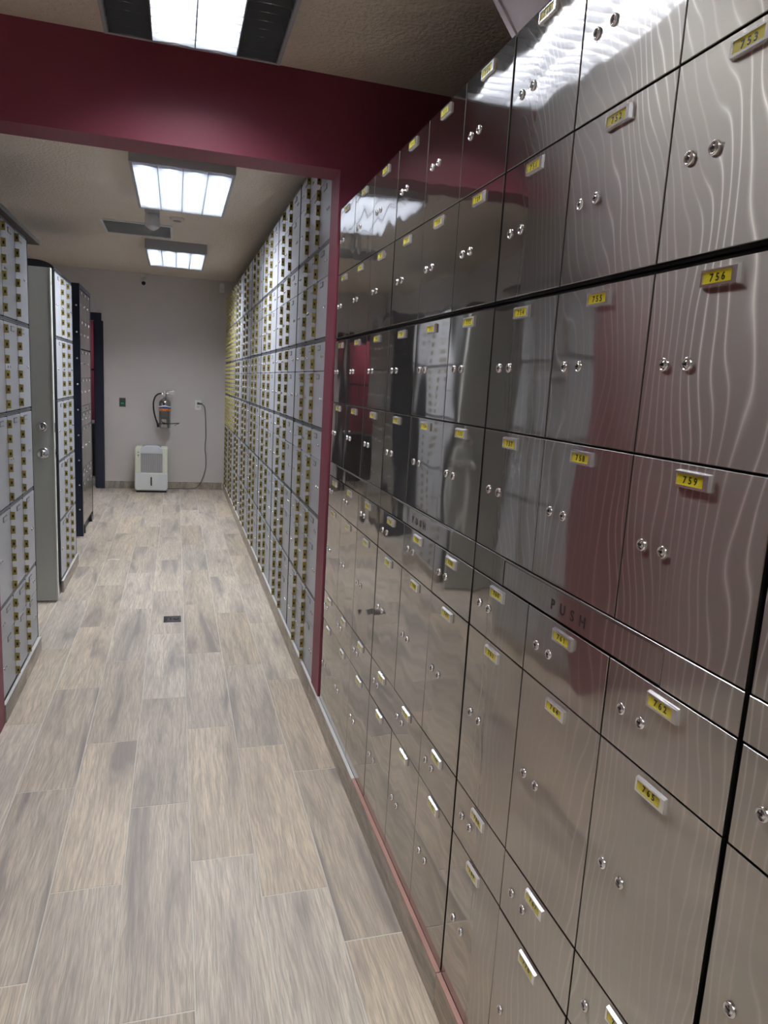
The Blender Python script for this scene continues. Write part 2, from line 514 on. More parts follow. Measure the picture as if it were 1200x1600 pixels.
# pale slanted panel above the near steel cabinets
mb = MB()
prof = [(-2.7, 2.2), (1.44, 2.2), (1.90, CN), (-2.7, CN)]
vs = [(0.655, y, z) for y, z in prof] + [(0.70, y, z) for y, z in prof]
mb.add(vs, [(0, 3, 2, 1), (4, 5, 6, 7), (0, 1, 5, 4), (1, 2, 6, 5), (2, 3, 7, 6), (3, 0, 4, 7)], M_LILAC)
d = Vector((0, 0.46, CN - 2.2)).normalized()
a0, b0 = Vector((0, 1.44, 2.2)), Vector((0, 1.90, CN))
nn = Vector((0, -d.z, d.y)) * 0.012
vs = [(x, p.y, p.z) for x in (0.648, 0.655) for p in (a0, b0, b0 + nn, a0 + nn)]
mb.add(vs, [(0, 1, 2, 3), (4, 7, 6, 5), (0, 4, 5, 1), (1, 5, 6, 2), (2, 6, 7, 3), (3, 7, 4, 0)], M_LILAC)
struct('wall_upper_right', mb)

# navy door frame in the back wall and the room behind it
mb = MB()
mb.box((-0.99, YB - 0.045, 0), (-0.885, YB + 0.13, 2.12), M_NAVY)
mb.box((-1.60, YB - 0.045, 2.12), (-0.905, YB + 0.13, 2.215), M_NAVY)
mb.box((-1.60, YB - 0.045, 0), (-1.53, YB + 0.13, 2.12), M_NAVY)
mb.box((-1.005, YB + 0.02, 0), (-0.985, YB + 0.10, 2.12), M_NAVY)
struct('door_1', mb)
plain('wall_room_beyond', [((-2.7, 12.5, 0), (XR, 12.6, 2.7), M_DARKWALL), ((-2.8, YB + 0.12, 0), (-2.7, 12.6, 2.7), M_DARKWALL)])
plain('ceiling_room_beyond', [((-2.7, YB + 0.12, 2.6), (XR, 12.6, 2.7), M_CEIL)])

# ---------------------------------------------------------------- deposit box units
# local frame of a unit: x to the right when facing it, -y towards the viewer, z up; origin at the lower left of its front plane
LOCKS = {}
def lock_mesh(r, steel=True):
    key = (r, steel)
    if key not in LOCKS:
        mb = MB()
        seg = 20 if steel else 10
        mb.lathe([(r, 0.0), (r, -0.0022), (r * 0.86, -0.0036), (r * 0.72, -0.0036), (r * 0.66, -0.002), (r * 0.62, -0.002)], M_CHROME, 'y', seg=seg)
        mb.lathe([(r * 0.62, -0.0012), (r * 0.58, -0.0028), (0.0, -0.0030)], M_CHROME, 'y', seg=seg)
        mb.box((-r * 0.60, -0.0034, -r * 0.10), (r * 0.10, -0.0024, r * 0.12), M_SLOT)
        mb.box((-r * 0.16, -0.0034, -r * 0.20), (r * 0.18, -0.0024, r * 0.20), M_SLOT)
        LOCKS[key] = mb.mesh('lock')
    return LOCKS[key]

def steel_plate_mesh(num):
    mb = MB()
    w, h, t = 0.062, 0.0235, 0.0055
    # bezel: four sloping bars round a sunken card
    x0, x1, z0, z1 = -w / 2, w / 2, -h / 2, h / 2
    ix0, ix1, iz0, iz1 = x0 + 0.004, x1 - 0.009, z0 + 0.0042, z1 - 0.0048
    o = [(x0, 0, z0), (x1, 0, z0), (x1, 0, z1), (x0, 0, z1)]
    p = [(x0 + .0006, -t, z0 + .0012), (x1 - .0006, -t, z0 + .0012), (x1 - .0006, -t, z1 - .0022), (x0 + .0006, -t, z1 - .0022)]
    q = [(ix0, -t, iz0), (ix1, -t, iz0), (ix1, -t, iz1), (ix0, -t, iz1)]
    r = [(ix0, -t + .002, iz0), (ix1, -t + .002, iz0), (ix1, -t + .002, iz1), (ix0, -t + .002, iz1)]
    vs = o + p + q + r
    fs = [(4 * k + i, 4 * k + (i + 1) % 4, 4 * k + 4 + (i + 1) % 4, 4 * k + 4 + i) for k in range(3) for i in range(4)]
    mb.add(vs, fs, M_ALU)
    mb.add(r, [(0, 1, 2, 3)], M_YEL)
    mb.glyphs(str(num), 0.0092, M_INK, ((ix0 + ix1) / 2, -t + .0019, (iz0 + iz1) / 2 - 0.0046), 1.28, 0.0003)
    return mb.mesh('number_plate')

DOORS = {}
def door_mesh(w, h, kind, t=0.012):
    key = (round(w, 4), round(h, 4), kind)
    if key not in DOORS:
        mb = MB()
        if kind == 'steel':
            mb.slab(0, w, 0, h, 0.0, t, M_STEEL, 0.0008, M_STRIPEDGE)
        elif kind == 'steelfar':
            mb.slab(0, w, 0, h, 0.0, t, M_STEELFAR, 0.0012, M_STRIPEDGE)
        else:
            mb.slab(0, w, 0, h, 0.0, t, M_GREY, 0.0012)
        DOORS[key] = mb.mesh('door')
    return DOORS[key]

def hinge_mesh(h):
    mb = MB()
    mb.box((-0.0022, -0.018, -h), (0.0022, 0.0, h), M_BRASS)
    mb.lathe([(0.0038, -h - 0.001), (0.0038, h + 0.001)], M_BRASS, 'z', (0, -0.003, 0), 8)
    mb.box((-0.0075, -0.0016, -h + 0.001), (0.0075, 0.0004, h - 0.001), M_BRASS)
    mb.box((-0.0029, -0.0135, -0.007), (0.0029, -0.0065, 0.005), M_SLOT)
    return mb.mesh('hinge')
HINGE = hinge_mesh(0.0225)
HINGE_SHORT = hinge_mesh(0.0175)
def small_hinge_mesh():
    mb = MB()
    mb.box((-0.004, -0.020, -0.012), (0.004, 0.0, 0.012), M_BRASSD)
    mb.box((-0.02, -0.003, -0.012), (0.02, 0.0004, 0.012), M_BRASSD)
    return mb.mesh('hinge')
SHINGE = small_hinge_mesh()
def grey_plate_mesh():
    mb = MB()
    mb.box((-0.034, -0.0025, -0.0115), (0.034, 0, 0.0115), M_TRIMGREY)
    mb.box((-0.029, -0.0034, -0.0075), (0.029, -0.0024, 0.0075), M_LABEL)
    return mb.mesh('number_plate')
GPLATE = grey_plate_mesh()

def sub(name, me, door, x, z):
    return link(name, me, door, (x, 0, z))

def unit_body(root, w, h, depth, m, side=None, top=0.0):
    mb = MB()
    mb.box((0.0005, 0.012, 0.0005), (w - 0.0005, depth, h - 0.0005), m)
    return link('body', mb.mesh('body'), root)

STEEL_X = 0.63
def steel_bank(y_left, widths, first, label_where, x=STEEL_X, rot=-PI / 2, kind='steel', num=True, zoff=0.0, depth=0.56, group='stainless steel deposit box units'):
    """a lower and an upper unit; y_left is where the left edge stands when facing it"""
    W = sum(widths)
    g = 0.0016
    mg = 0.004
    xs = [0]
    for w in widths:
        xs.append(xs[-1] + w)
    n = first
    wall = 'right' if rot < 0 else 'left'
    sgn = -1 if rot < 0 else 1
    frame_m = M_GAP
    for name, zb, zt, rows in (('upper', 1.684, 2.196, [(2.192, 1.938), (1.936, 1.688)]),
                               ('lower', 0.088, 1.682, [(1.676, 1.429), (1.427, 1.181), None, (1.1205, 0.994), (0.9925, 0.617), (0.6155, 0.487), (0.4855, 0.092)])):
        cnt = 6 if name == 'upper' else 18
        if num:
            lab = '%s polished steel box unit, doors %d to %d, %s' % (name, n, n + cnt - 1, label_where)
        else:
            lab = '%s half of the grey steel locker standing in a black frame on the left' % name
        root = thing('safe_deposit_unit', lab, 'cabinet', (x, y_left, zb + zoff), rot, group)
        unit_body(root, W, zt - zb, depth, frame_m)
        for r in rows:
            if r is None:
                # push strip: fixed steel strip either side of the spring flap
                fw = 0.487
                fx0 = (W - fw) / 2
                mb = MB()
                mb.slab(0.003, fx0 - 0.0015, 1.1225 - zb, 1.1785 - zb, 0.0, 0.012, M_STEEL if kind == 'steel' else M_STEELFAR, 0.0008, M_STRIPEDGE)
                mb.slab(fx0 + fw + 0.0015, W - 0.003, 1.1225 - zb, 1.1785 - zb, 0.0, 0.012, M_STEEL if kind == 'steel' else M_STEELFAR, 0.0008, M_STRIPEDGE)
                mb.slab(fx0 - 0.0015, fx0 + fw + 0.0015, 1.1745 - zb, 1.1785 - zb, 0.0, 0.012, M_STRIPEDGE, 0.0006)
                link('strip', mb.mesh('strip'), root)
                fl = link('push_flap', door_mesh(fw - 0.003, 0.0505, kind), root, (fx0 + 0.0015, 0.0012, 1.1228 - zb))
                fl.rotation_euler = (0, 0, rnd.uniform(-0.004, 0.004))
                mb = MB()
                mb.glyphs('PUSH', 0.0185, M_ENGRAVE, (0, 0.0001, 0), 1.9, 0.0006)
                link('lettering', mb.mesh('lettering'), fl, (fw / 2, 0, 0.014))
                continue
            zt_, zb_ = r
            for c in range(3):
                w = widths[c] - 2 * g
                off0 = (mg - g) if c == 0 else 0
                off1 = (mg - g) if c == 2 else 0
                if name == 'lower':
                    off0 *= 1.3
                w -= off0 + off1
                h = zt_ - zb_ - 0.0012
                dm = door_mesh(w, h, kind)
                dx = xs[c] + g + off0
                dr = link('door', dm, root, (dx, 0, zb_ - zb))
                if kind == 'steel':
                    dr.rotation_euler = (rnd.uniform(-0.0025, 0.0025), 0, rnd.uniform(-0.0025, 0.0025))
                if num:
                    sub('number_plate', steel_plate_mesh(n), dr, w / 2 + 0.001, h - 0.0195)
                    zc = h / 2
                    sub('lock', lock_mesh(0.0092), dr, 0.042, zc)
                    sub('lock', lock_mesh(0.0092), dr, 0.087, zc)
                else:
                    sub('number_plate', GPLATE, dr, w / 2, h - 0.02)
                    sub('lock', lock_mesh(0.009, False), dr, 0.05, h / 2)
                    sub('lock', lock_mesh(0.009, False), dr, 0.09, h / 2)
                n += 1

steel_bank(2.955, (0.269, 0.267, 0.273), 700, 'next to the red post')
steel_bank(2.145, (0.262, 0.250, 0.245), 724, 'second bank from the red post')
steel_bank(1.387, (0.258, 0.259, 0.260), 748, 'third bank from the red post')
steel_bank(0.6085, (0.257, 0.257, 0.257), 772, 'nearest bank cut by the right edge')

LV = [0.083, 0.490, 0.890, 1.294, 1.697, 2.112, 2.530]      # stacking levels of the grey units
ORD = ['first', 'second', 'third', 'fourth', 'fifth', 'sixth', 'seventh', 'eighth']
LEVEL = ['bottom level', 'second level up', 'third level up', 'fourth level up', 'fifth level up', 'top level']
def grey_unit(loc, rot, W, H, split, label, detail=True, small=False, group='grey deposit box units'):
    """split: heights of rows from the top as fractions"""
    root = thing('safe_deposit_unit', label, 'cabinet', loc, rot, group)
    mb = MB()
    mb.box((0.0005, 0.012, 0.0005), (W - 0.0005, 0.55, H - 0.0005), M_GAP)
    mb.box((0.004, 0.002, H - 0.0075), (W - 0.004, 0.0125, H - 0.0012), M_TRIMGREY)
    mb.box((0.004, 0.002, 0.0012), (W - 0.004, 0.0125, 0.0065), M_TRIMGREY)
    mside, mtop, g = 0.011, 0.009, 0.002
    cw = (W - 2 * mside) / 3
    # black stiles between the columns, flush with the doors
    mb.box((0.0, -0.0008, 0.0012), (mside + g - 0.0005, 0.012, H - 0.0012), M_GAP)
    mb.box((W - mside - g + 0.0005, -0.0008, 0.0012), (W, 0.012, H - 0.0012), M_GAP)
    for c in (1, 2):
        mb.box((mside + c * cw - g + 0.0003, -0.0002, 0.007), (mside + c * cw + g - 0.0003, 0.012, H - 0.008), M_GAP)
    link('body', mb.mesh('body'), root)
    z = H - mtop
    usable = H - 2 * mtop
    for fr in split:
        h = usable * fr
        for c in range(3):
            x0 = mside + c * cw + g
            w, hh = cw - 2 * g, h - 2 * g
            dr = link('door', door_mesh(w, hh, 'grey'), root, (x0, 0, z - h + g))
            if small:
                sub('hinge', SHINGE, dr, w - 0.03, hh / 2)
                continue
            sub('number_plate', GPLATE, dr, w * 0.60 if c != 2 else w * 0.42, hh - 0.024)
            lx = w - 0.09 if c == 2 else 0.045
            sub('lock', lock_mesh(0.0075, False), dr, lx, hh / 2)
            sub('lock', lock_mesh(0.0075, False), dr, lx + 0.036, hh / 2)
            k = max(1, round(h / 0.066))
            hm = HINGE if rot < 0 else HINGE_SHORT
            if c == 0:
                for i in range(k):
                    sub('hinge', hm, dr, w + g, hh * (i + 0.5) / k)
            elif c == 2:
                for i in range(k):
                    sub('hinge', hm, dr, -g, hh * (i + 0.5) / k)
        z -= h
    return root

# the long right wall of the far room: eight stacks, six levels
GW = 0.845
for s in range(8):
    w = GW if s < 7 else YB - 3.12 - 7 * GW - 0.004
    for l in range(6):
        y_left = 3.12 + s * GW + w
        small = s >= 6 and l >= 2
        lab = 'pale grey six-door unit, %s stack beyond the red post, %s' % (ORD[s], LEVEL[l])
        if small:
            lab = 'slim boxes with yellow tabs, %s stack beyond the red post, %s' % (ORD[s], LEVEL[l])
        grey_unit((0.632, y_left, LV[l]), -PI / 2, w, LV[l + 1] - LV[l], [1 / 8] * 8 if small else [0.34, 0.66], lab,
                  small=small, group='slim box units at the far end' if small else 'grey box units on the right wall')

# left wall: the near stack and the one behind the open door
for l in range(5):
    grey_unit((-0.70, 3.12, LV[l]), PI / 2, 0.832, LV[l + 1] - LV[l], [0.34, 0.66] if l == 0 else [1.0],
              'grey box unit left of the open grey-green door, %s' % LEVEL[l], group='near left stack of grey box units')
for l in range(5):
    grey_unit((-0.742, 5.045, LV[l]), PI / 2, 0.79, LV[l + 1] - LV[l], [1.0],
              'grey box unit right of the open grey-green door, %s' % LEVEL[l], group='left stack of grey box units behind the door')
baseboard('trim_4', 'y', -0.728, 5.045, 5.835, 1, 0.083, [5.4])

tag(link('board', (lambda mb: (mb.box((-1.28, 3.12, 2.113), (-0.672, 4.13, 2.133), M_WOODDARK), mb)[1])(MB()).mesh('board')),
    'dark brown board lying on top of the near left grey boxes', 'board')
# black side plate of the second left stack with its rounded cover
mb = MB()
mb.box((-1.30, 5.022, 0.083), (-0.745, 5.0445, 2.112), M_BLACK)
tag(link('side_panel', mb.mesh('side_panel')), 'narrow black side panel just right of the open grey door', 'panel')
mb = MB()
pts = []
for k in range(13):
    a = PI / 2 * k / 12
    pts.append((-0.86 + 0.12 * math.sin(a), 2.115 + 0.048 * math.cos(a)))
prof = [(-1.28, 2.115), (-1.28, 2.163)] + pts
n = len(prof)
vs = [(x, y, z) for y in (5.03, 5.80) for x, z in prof]
mb.add(vs, [tuple(range(n)), tuple(reversed(range(n, 2 * n)))] + [(i, n + i, n + (i + 1) % n, (i + 1) % n) for i in range(n)], M_BLACK)
tag(link('cover', mb.mesh('cover')), 'low black rounded cover on top of the boxes behind the open door', 'cover')

# open grey door leaf with a deadbolt and a knob
leaf = thing('security_door', 'open grey-green metal door seen edge-on between the left box stacks', 'door', (-0.731, 4.83, 0.0))
mb = MB()
mb.box((-0.80, 0.0, 0.014), (-0.006, 0.042, 2.095), M_LEAF)
mb.box((-0.80, 0.006, 0.012), (-0.02, 0.036, 0.0145), M_BLACK)
link('leaf', mb.mesh('leaf'), leaf)
mb = MB()
mb.box((-0.0065, -0.002, 0.014), (0.0, 0.044, 2.096), M_LEAFEDGE)
mb.box((-0.0065, -0.004, 0.014), (-0.001, 0.0, 2.096), M_LEAFEDGE)
link('edge_strip', mb.mesh('edge_strip'), leaf)
mb = MB()
mb.lathe([(0.034, 0.0), (0.034, -0.004), (0.028, -0.016), (0.020, -0.020), (0.018, -0.016), (0.0, -0.015)], M_SATIN, 'y')
mb.lathe([(0.017, -0.015), (0.015, -0.018), (0, -0.018)], M_CHROME, 'y')
mb.box((-0.002, -0.0195, -0.008), (0.002, -0.0175, 0.008), M_SLOT)
link('deadbolt', mb.mesh('deadbolt'), leaf, (-0.066, 0.0, 1.138))
mb = MB()
mb.lathe([(0.036, 0.0), (0.036, -0.004), (0.030, -0.010), (0.013, -0.014), (0.012, -0.035), (0.026, -0.045), (0.029, -0.058), (0.024, -0.068), (0.0, -0.070)], M_SATIN, 'y')
mb.box((-0.0015, -0.0715, -0.008), (0.0015, -0.0695, 0.008), M_SLOT)
link('knob', mb.mesh('knob'), leaf, (-0.064, 0.0, 0.972))
mb = MB()
mb.box((0.0, 0.012, -0.02), (0.0015, 0.034, 0.035), M_CHROME)
mb.box((0.0, 0.016, 0.0), (0.014, 0.030, 0.016), M_CHROME)
mb.box((0.0, 0.012, 0.14), (0.0015, 0.034, 0.20), M_STEELPLATE)
link('latch', mb.mesh('latch'), leaf, (0, 0, 0.965))

# dark steel locker in a black frame, further down on the left
fr = thing('locker_frame', 'tall black steel frame holding the grey locker on the left', 'frame', (-0.812, 6.86, 0))
mb = MB()
mb.box((-0.52, -0.035, 0.0), (0.004, -0.001, 2.235), M_NAVY)
mb.box((-0.52, -0.001, 2.199), (0.004, 0.80, 2.235), M_NAVY)
mb.box((-0.52, 0.776, 0.0), (0.002, 0.80, 2.199), M_NAVY)
mb.box((-0.52, -0.001, 0.0), (-0.02, 0.776, 0.085), M_NAVY)
link('frame', mb.mesh('frame'), fr)
for k in range(9):
    mb = MB()
    mb.lathe([(0.008, 0), (0.008, -0.003), (0.0, -0.003)], M_CHROME, 'y', seg=8)
    link('bolt', mb.mesh('bolt') if k == 0 else bolt_me, fr, (-0.022, -0.035, 0.25 + k * 0.225))
    bolt_me = bpy.data.meshes['bolt']
mb = MB()
for y in (0.10, 0.66):
    mb.lathe([(0.04, -0.012), (0.04, 0.012)], M_RUBBER, 'x', (-0.005, y, 0.041), 16)
    mb.lathe([(0.015, -0.016), (0.015, 0.016)], M_CHROME, 'x', (-0.005, y, 0.041), 10)
link('castor', mb.mesh('castor'), fr)
steel_bank(6.861, (0.256, 0.256, 0.256), 0, '', x=-0.812, rot=PI / 2, kind='steelfar', num=False, depth=0.5, group='two halves of the framed locker')

# ---------------------------------------------------------------- ceiling lights
def lamp(x0, x1, y0, y1, ztop, lit, label):
    W, L = x1 - x0, y1 - y0
    H = 0.088
    root = thing('ceiling_light', label, 'light', (x0, y0, ztop - H), 0, 'louvred fluorescent ceiling lights')
    t = 0.012
    mb = MB()
    mb.box((0, 0, 0), (t, L, H), M_FIXT)
    mb.box((W - t, 0, 0), (W, L, H), M_FIXT)
    mb.box((t, 0, 0), (W - t, t, H), M_FIXT)
    mb.box((t, L - t, 0), (W - t, L, H), M_FIXT)
    mb.box((t, t, H - 0.006), (W - t, L - t, H), M_FIXT)
    link('housing', mb.mesh('housing'), root)
    bw = (W - 2 * t) / 4
    mb = MB()
    mb.box((t, t, H - 0.008), (W - t, L - t, H - 0.006), M_REFL)
    for b in range(4):
        for sx, dx in ((0.0, 0.030), (bw, bw - 0.030)):
            a, c = t + b * bw + sx, t + b * bw + dx
            v = [(a, t, 0.020), (a, L - t, 0.020), (c, L - t, H - 0.009), (c, t, H - 0.009)]
            mb.add(v, [(0, 1, 2, 3)], M_REFL)
    link('reflector', mb.mesh('reflector'), root)
    for b in range(4):
        on = lit[b]
        mb = MB()
        xc = t + (b + 0.5) * bw
        mb.lathe([(0.013, t + 0.05), (0.013, L - t - 0.05)], M_TUBE if on else M_TUBEOFF, 'y', (xc, 0, 0.052), 12)
        tb = link('tube', mb.mesh('tube'), root)
        mb = MB()
        mb.lathe([(0.0135, t + 0.01), (0.0135, t + 0.05)], M_SATIN, 'y', (xc, 0, 0.052), 12)
        mb.lathe([(0.0135, L - t - 0.05), (0.0135, L - t - 0.01)], M_SATIN, 'y', (xc, 0, 0.052), 12)
        link('end_cap', mb.mesh('end_cap'), tb)
    mb = MB()
    for b in range(5):
        xx = t + b * bw
        xx = min(max(xx, t + 0.002), W - t - 0.002)
        mb.box((xx - 0.002, t, -0.001), (xx + 0.002, L - t, 0.026), M_BLADE)
    nb = int(L / 0.055)
    for b in range(4):
        for k in range(nb + 1):
            yy = t + 0.004 + (L - 2 * t - 0.008) * k / nb
            a, c = t + b * bw + 0.002, t + (b + 1) * bw - 0.002
            m3 = (a + c) / 2
            # a blade that is deeper at its ends, thicker towards the top
            v = []
            for q, zz in ((a, -0.001), (m3, 0.004), (c, -0.001)):
                v += [(q, yy - 0.0006, zz), (q, yy + 0.0006, zz), (q, yy + 0.003, 0.025), (q, yy - 0.003, 0.025)]
            f = []
            for i in (0, 4):
                for j in range(4):
                    f.append((i + j, i + (j + 1) % 4, i + 4 + (j + 1) % 4, i + 4 + j))
            mb.add(v, f, M_BLADE)
    link('louvre', mb.mesh('louvre'), root)
    return root
lamp(-0.262, 0.325, 4.44, 5.60, CF, (1, 1, 1, 1), 'larger-looking lit ceiling light just past the red beam')
lamp(-0.290, 0.275, 7.30, 8.40, CF, (1, 1, 1, 1), 'farthest lit ceiling light, near the back wall')
lamp(-0.235, 0.345, 1.50, 2.74, CN, (0, 1, 1, 0), 'ceiling light at the top edge, only its middle tubes lit')
lamp(-0.235, 0.345, -1.25, -0.03, CN, (1, 1, 1, 1), 'unseen lit ceiling light behind the camera, added to brighten the near steel')  # out of view, added for its light on the near steel
lamp(-1.95, -1.35, 10.5, 11.5, 2.6, (0, 1, 0, 0), 'unseen ceiling light added to brighten the room beyond the navy door frame')  # added fixture, out of view, lights the rose red panels

# ---------------------------------------------------------------- ceiling vent, clear lamp, detector, cameras
vt = thing('ceiling_vent', 'flat grey rectangular vent in the ceiling between the two far lights', 'vent', (-0.615, 6.58, CF))
mb = MB()
for a, b in (((0, 0, -0.012), (0.58, 0.02, 0)), ((0, 0.54, -0.012), (0.58, 0.56, 0)), ((0, 0.02, -0.012), (0.02, 0.54, 0)), ((0.56, 0.02, -0.012), (0.58, 0.54, 0))):
    mb.box(a, b, M_VENT)
link('frame', mb.mesh('frame'), vt)
mb = MB()
mb.box((0.02, 0.02, -0.004), (0.56, 0.54, -0.001), M_VENTD)
for k in range(21):
    y = 0.03 + k * 0.0248
    mb.add([(0.02, y, -0.010), (0.56, y, -0.010), (0.56, y + 0.019, -0.004), (0.02, y + 0.019, -0.004), (0.02, y, -0.0115), (0.56, y, -0.0115), (0.56, y + 0.019, -0.0055), (0.02, y + 0.019, -0.0055)],
           [(0, 1, 2, 3), (7, 6, 5, 4), (0, 4, 5, 1), (2, 6, 7, 3), (1, 5, 6, 2), (0, 3, 7, 4)], M_VENT)
link('slat_panel', mb.mesh('slat_panel'), vt)

cl = thing('ceiling_lamp', 'clear ribbed plastic lamp cover hanging beside the ceiling vent', 'lamp', (-0.185, 6.10, CF))
mb = MB()
mb.box((-0.055, -0.055, -0.022), (0.055, 0.055, 0), M_FIXT)
link('base', mb.mesh('base'), cl)
mb = MB()
prof = [(0.05, -0.022), (0.055, -0.04)]
for k in range(6):
    prof += [(0.053, -0.045 - k * 0.012), (0.058, -0.051 - k * 0.012)]
prof += [(0.045, -0.125), (0.02, -0.140), (0.0, -0.142)]
mb.lathe(prof, M_GLASS, 'z', seg=24)
link('cover', mb.mesh('cover'), cl)
mb = MB()
mb.lathe([(0.016, -0.022), (0.016, -0.05), (0.028, -0.075), (0.028, -0.095), (0.0, -0.11)], M_WHITE, 'z', seg=16)
link('bulb', mb.mesh('bulb'), cl)

sd = thing('smoke_detector', 'small low round detector on the ceiling right of the clear lamp', 'detector', (0.0, 6.25, CF))
mb = MB()
mb.lathe([(0.058, 0), (0.058, -0.010), (0.045, -0.020), (0.0, -0.022)], M_CEIL, 'z', seg=24)
link('base', mb.mesh('base'), sd)
mb = MB()
mb.lathe([(0.032, -0.018), (0.030, -0.026), (0.0, -0.028)], M_LILAC, 'z', seg=20)
link('cap', mb.mesh('cap'), sd)

sc_ = thing('security_camera', 'small white bullet camera high on the back wall below the far light', 'camera', (-0.398, YB, 2.70))
mb = MB()
mb.lathe([(0.035, 0.0), (0.035, -0.02), (0.015, -0.028), (0.0, -0.028)], M_WHITE, 'y', (0, 0, 0.02), 16)
mb.tube([(0, -0.02, 0.02), (0, -0.05, 0.02), (0, -0.06, 0.0)], 0.009, M_WHITE)
link('mount', mb.mesh('mount'), sc_)
mb = MB()
mb.lathe([(0.030, -0.03), (0.033, -0.04), (0.033, -0.15), (0.028, -0.152)], M_WHITE, 'y', (0, 0, -0.02), 20)
bd = link('body', mb.mesh('body'), sc_, (0, 0, 0), (0.5, 0, 0))
mb = MB()
mb.lathe([(0.027, -0.148), (0.026, -0.153), (0.0, -0.153)], M_LENS, 'y', (0, 0, -0.02), 20)
link('lens', mb.mesh('lens'), bd)

ms = thing('motion_sensor', 'white wall sensor in the top right corner of the back wall', 'sensor', (0.565, YB, 2.65))
mb = MB()
mb.roundbox(-0.03, 0.03, -0.055, 0.06, -0.045, 0.0, 0.015, M_WHITE)
link('body', mb.mesh('body'), ms)
mb = MB()
mb.roundbox(-0.022, 0.022, -0.045, 0.0, -0.052, -0.044, 0.01, M_PALE, ch=0.002)
link('lens', mb.mesh('lens'), ms)

# ---------------------------------------------------------------- things on the back wall
eb = thing('exit_button', 'green exit push button on a dark plate on the back wall', 'button', (-0.665, YB, 1.120))
mb = MB()
mb.roundbox(-0.038, 0.038, -0.056, 0.056, -0.008, 0.0, 0.004, M_STEELPLATE, ch=0.001)
link('plate', mb.mesh('plate'), eb)
mb = MB()
mb.roundbox(-0.026, 0.026, -0.040, 0.018, -0.013, -0.007, 0.004, M_GREEN, ch=0.001)
mb.box((-0.014, -0.0138, -0.022), (-0.004, -0.0128, -0.002), M_GREENSYM)
mb.box((0.004, -0.0138, -0.022), (0.014, -0.0128, -0.002), M_GREENSYM)
link('button', mb.mesh('button'), eb)

ol = thing('wall_outlet', 'white power outlet on the back wall with a plug in it', 'outlet', (0.281, YB, 1.128))
mb = MB()
mb.roundbox(-0.041, 0.041, -0.064, 0.064, -0.009, 0.0, 0.008, M_WHITE, ch=0.002)
link('plate', mb.mesh('plate'), ol)
mb = MB()
mb.roundbox(-0.020, 0.020, 0.005, 0.036, -0.011, -0.008, 0.004, M_PALE, ch=0.001)
mb.roundbox(-0.020, 0.020, -0.038, -0.007, -0.011, -0.008, 0.004, M_PALE, ch=0.001)
mb.box((-0.010, -0.0116, -0.028), (-0.007, -0.0108, -0.016), M_SLOT)
mb.box((0.007, -0.0116, -0.028), (0.010, -0.0108, -0.016), M_SLOT)
link('socket', mb.mesh('socket'), ol)

# fire extinguisher hung on the wall
fe = thing('fire_extinguisher', 'chrome fire extinguisher with black hose hung on the back wall', 'fire extinguisher', (-0.140, YB - 0.105, 0.815))
R = 0.074
mb = MB()
mb.lathe([(0.0, 0.0), (R - 0.012, 0.0), (R, 0.010), (R, 0.325), (R - 0.006, 0.348), (R - 0.024, 0.368), (0.030, 0.380), (0.022, 0.386), (0.022, 0.392)], M_DCHROME, 'z', seg=36)
link('cylinder', mb.mesh('cylinder'), fe)
mb = MB()
def band(mb, r, z0, z1, a0, a1, m, wav=0.0, n=28):
    vs = []
    for k in range(n + 1):
        a = math.radians(a0 + (a1 - a0) * k / n)
        w = wav * math.cos(3 * a)
        vs += [(r * math.sin(a), -r * math.cos(a), z0), (r * math.sin(a), -r * math.cos(a), z1 + w)]
    mb.add(vs, [(2 * k, 2 * k + 2, 2 * k + 3, 2 * k + 1) for k in range(n)], m, True)
band(mb, R + 0.0008, 0.262, 0.290, -80, 80, M_WHITE, 0.006)
band(mb, R + 0.0012, 0.258, 0.278, -80, 80, M_BLUE, 0.005)
band(mb, R + 0.0010, 0.222, 0.259, -80, 80, M_REDL)
mb.glyphs('EXTINTOR', 0.026, M_YELT, (0, 0, 0.226), 1.0, 0.0008, cyl=R + 0.0014)
band(mb, R + 0.0008, 0.12, 0.222, -40, 30, M_STEELPLATE)
link('label', mb.mesh('label'), fe)
mb = MB()
mb.lathe([(0.020, 0.386), (0.020, 0.40), (0.024, 0.403), (0.024, 0.415), (0.014, 0.420), (0.014, 0.455), (0.018, 0.458), (0.018, 0.470), (0.0, 0.472)], M_CHROME, 'z', seg=18)
mb.lathe([(0.017, 0.012), (0.019, -0.016), (0.017, -0.026), (0.0, -0.026)], M_WHITE, 'y', (-0.012, -0.016, 0.428), 18)
mb.tube([(0, 0, 0.43), (-0.03, 0, 0.44), (-0.045, 0, 0.442)], 0.010, M_CHROME)
link('valve', mb.mesh('valve'), fe)
mb = MB()
mb.tube([(0.0, 0, 0.470), (0.05, -0.004, 0.480), (0.115, -0.004, 0.483)], [0.010, 0.008, 0.007], M_CHROME, 8)
mb.tube([(0.0, 0, 0.452), (0.05, -0.004, 0.440), (0.105, -0.004, 0.418)], [0.010, 0.008, 0.006], M_CHROME, 8)
link('handle', mb.mesh('handle'), fe)
mb = MB()
pts = []
P = [(-0.040, 0.0, 0.444), (-0.075, 0.0, 0.438), (-0.115, 0, 0.405), (-0.138, 0, 0.34), (-0.140, 0, 0.27), (-0.130, 0, 0.19), (-0.110, 0, 0.11), (-0.092, 0, 0.06), (-0.082, 0, 0.01)]
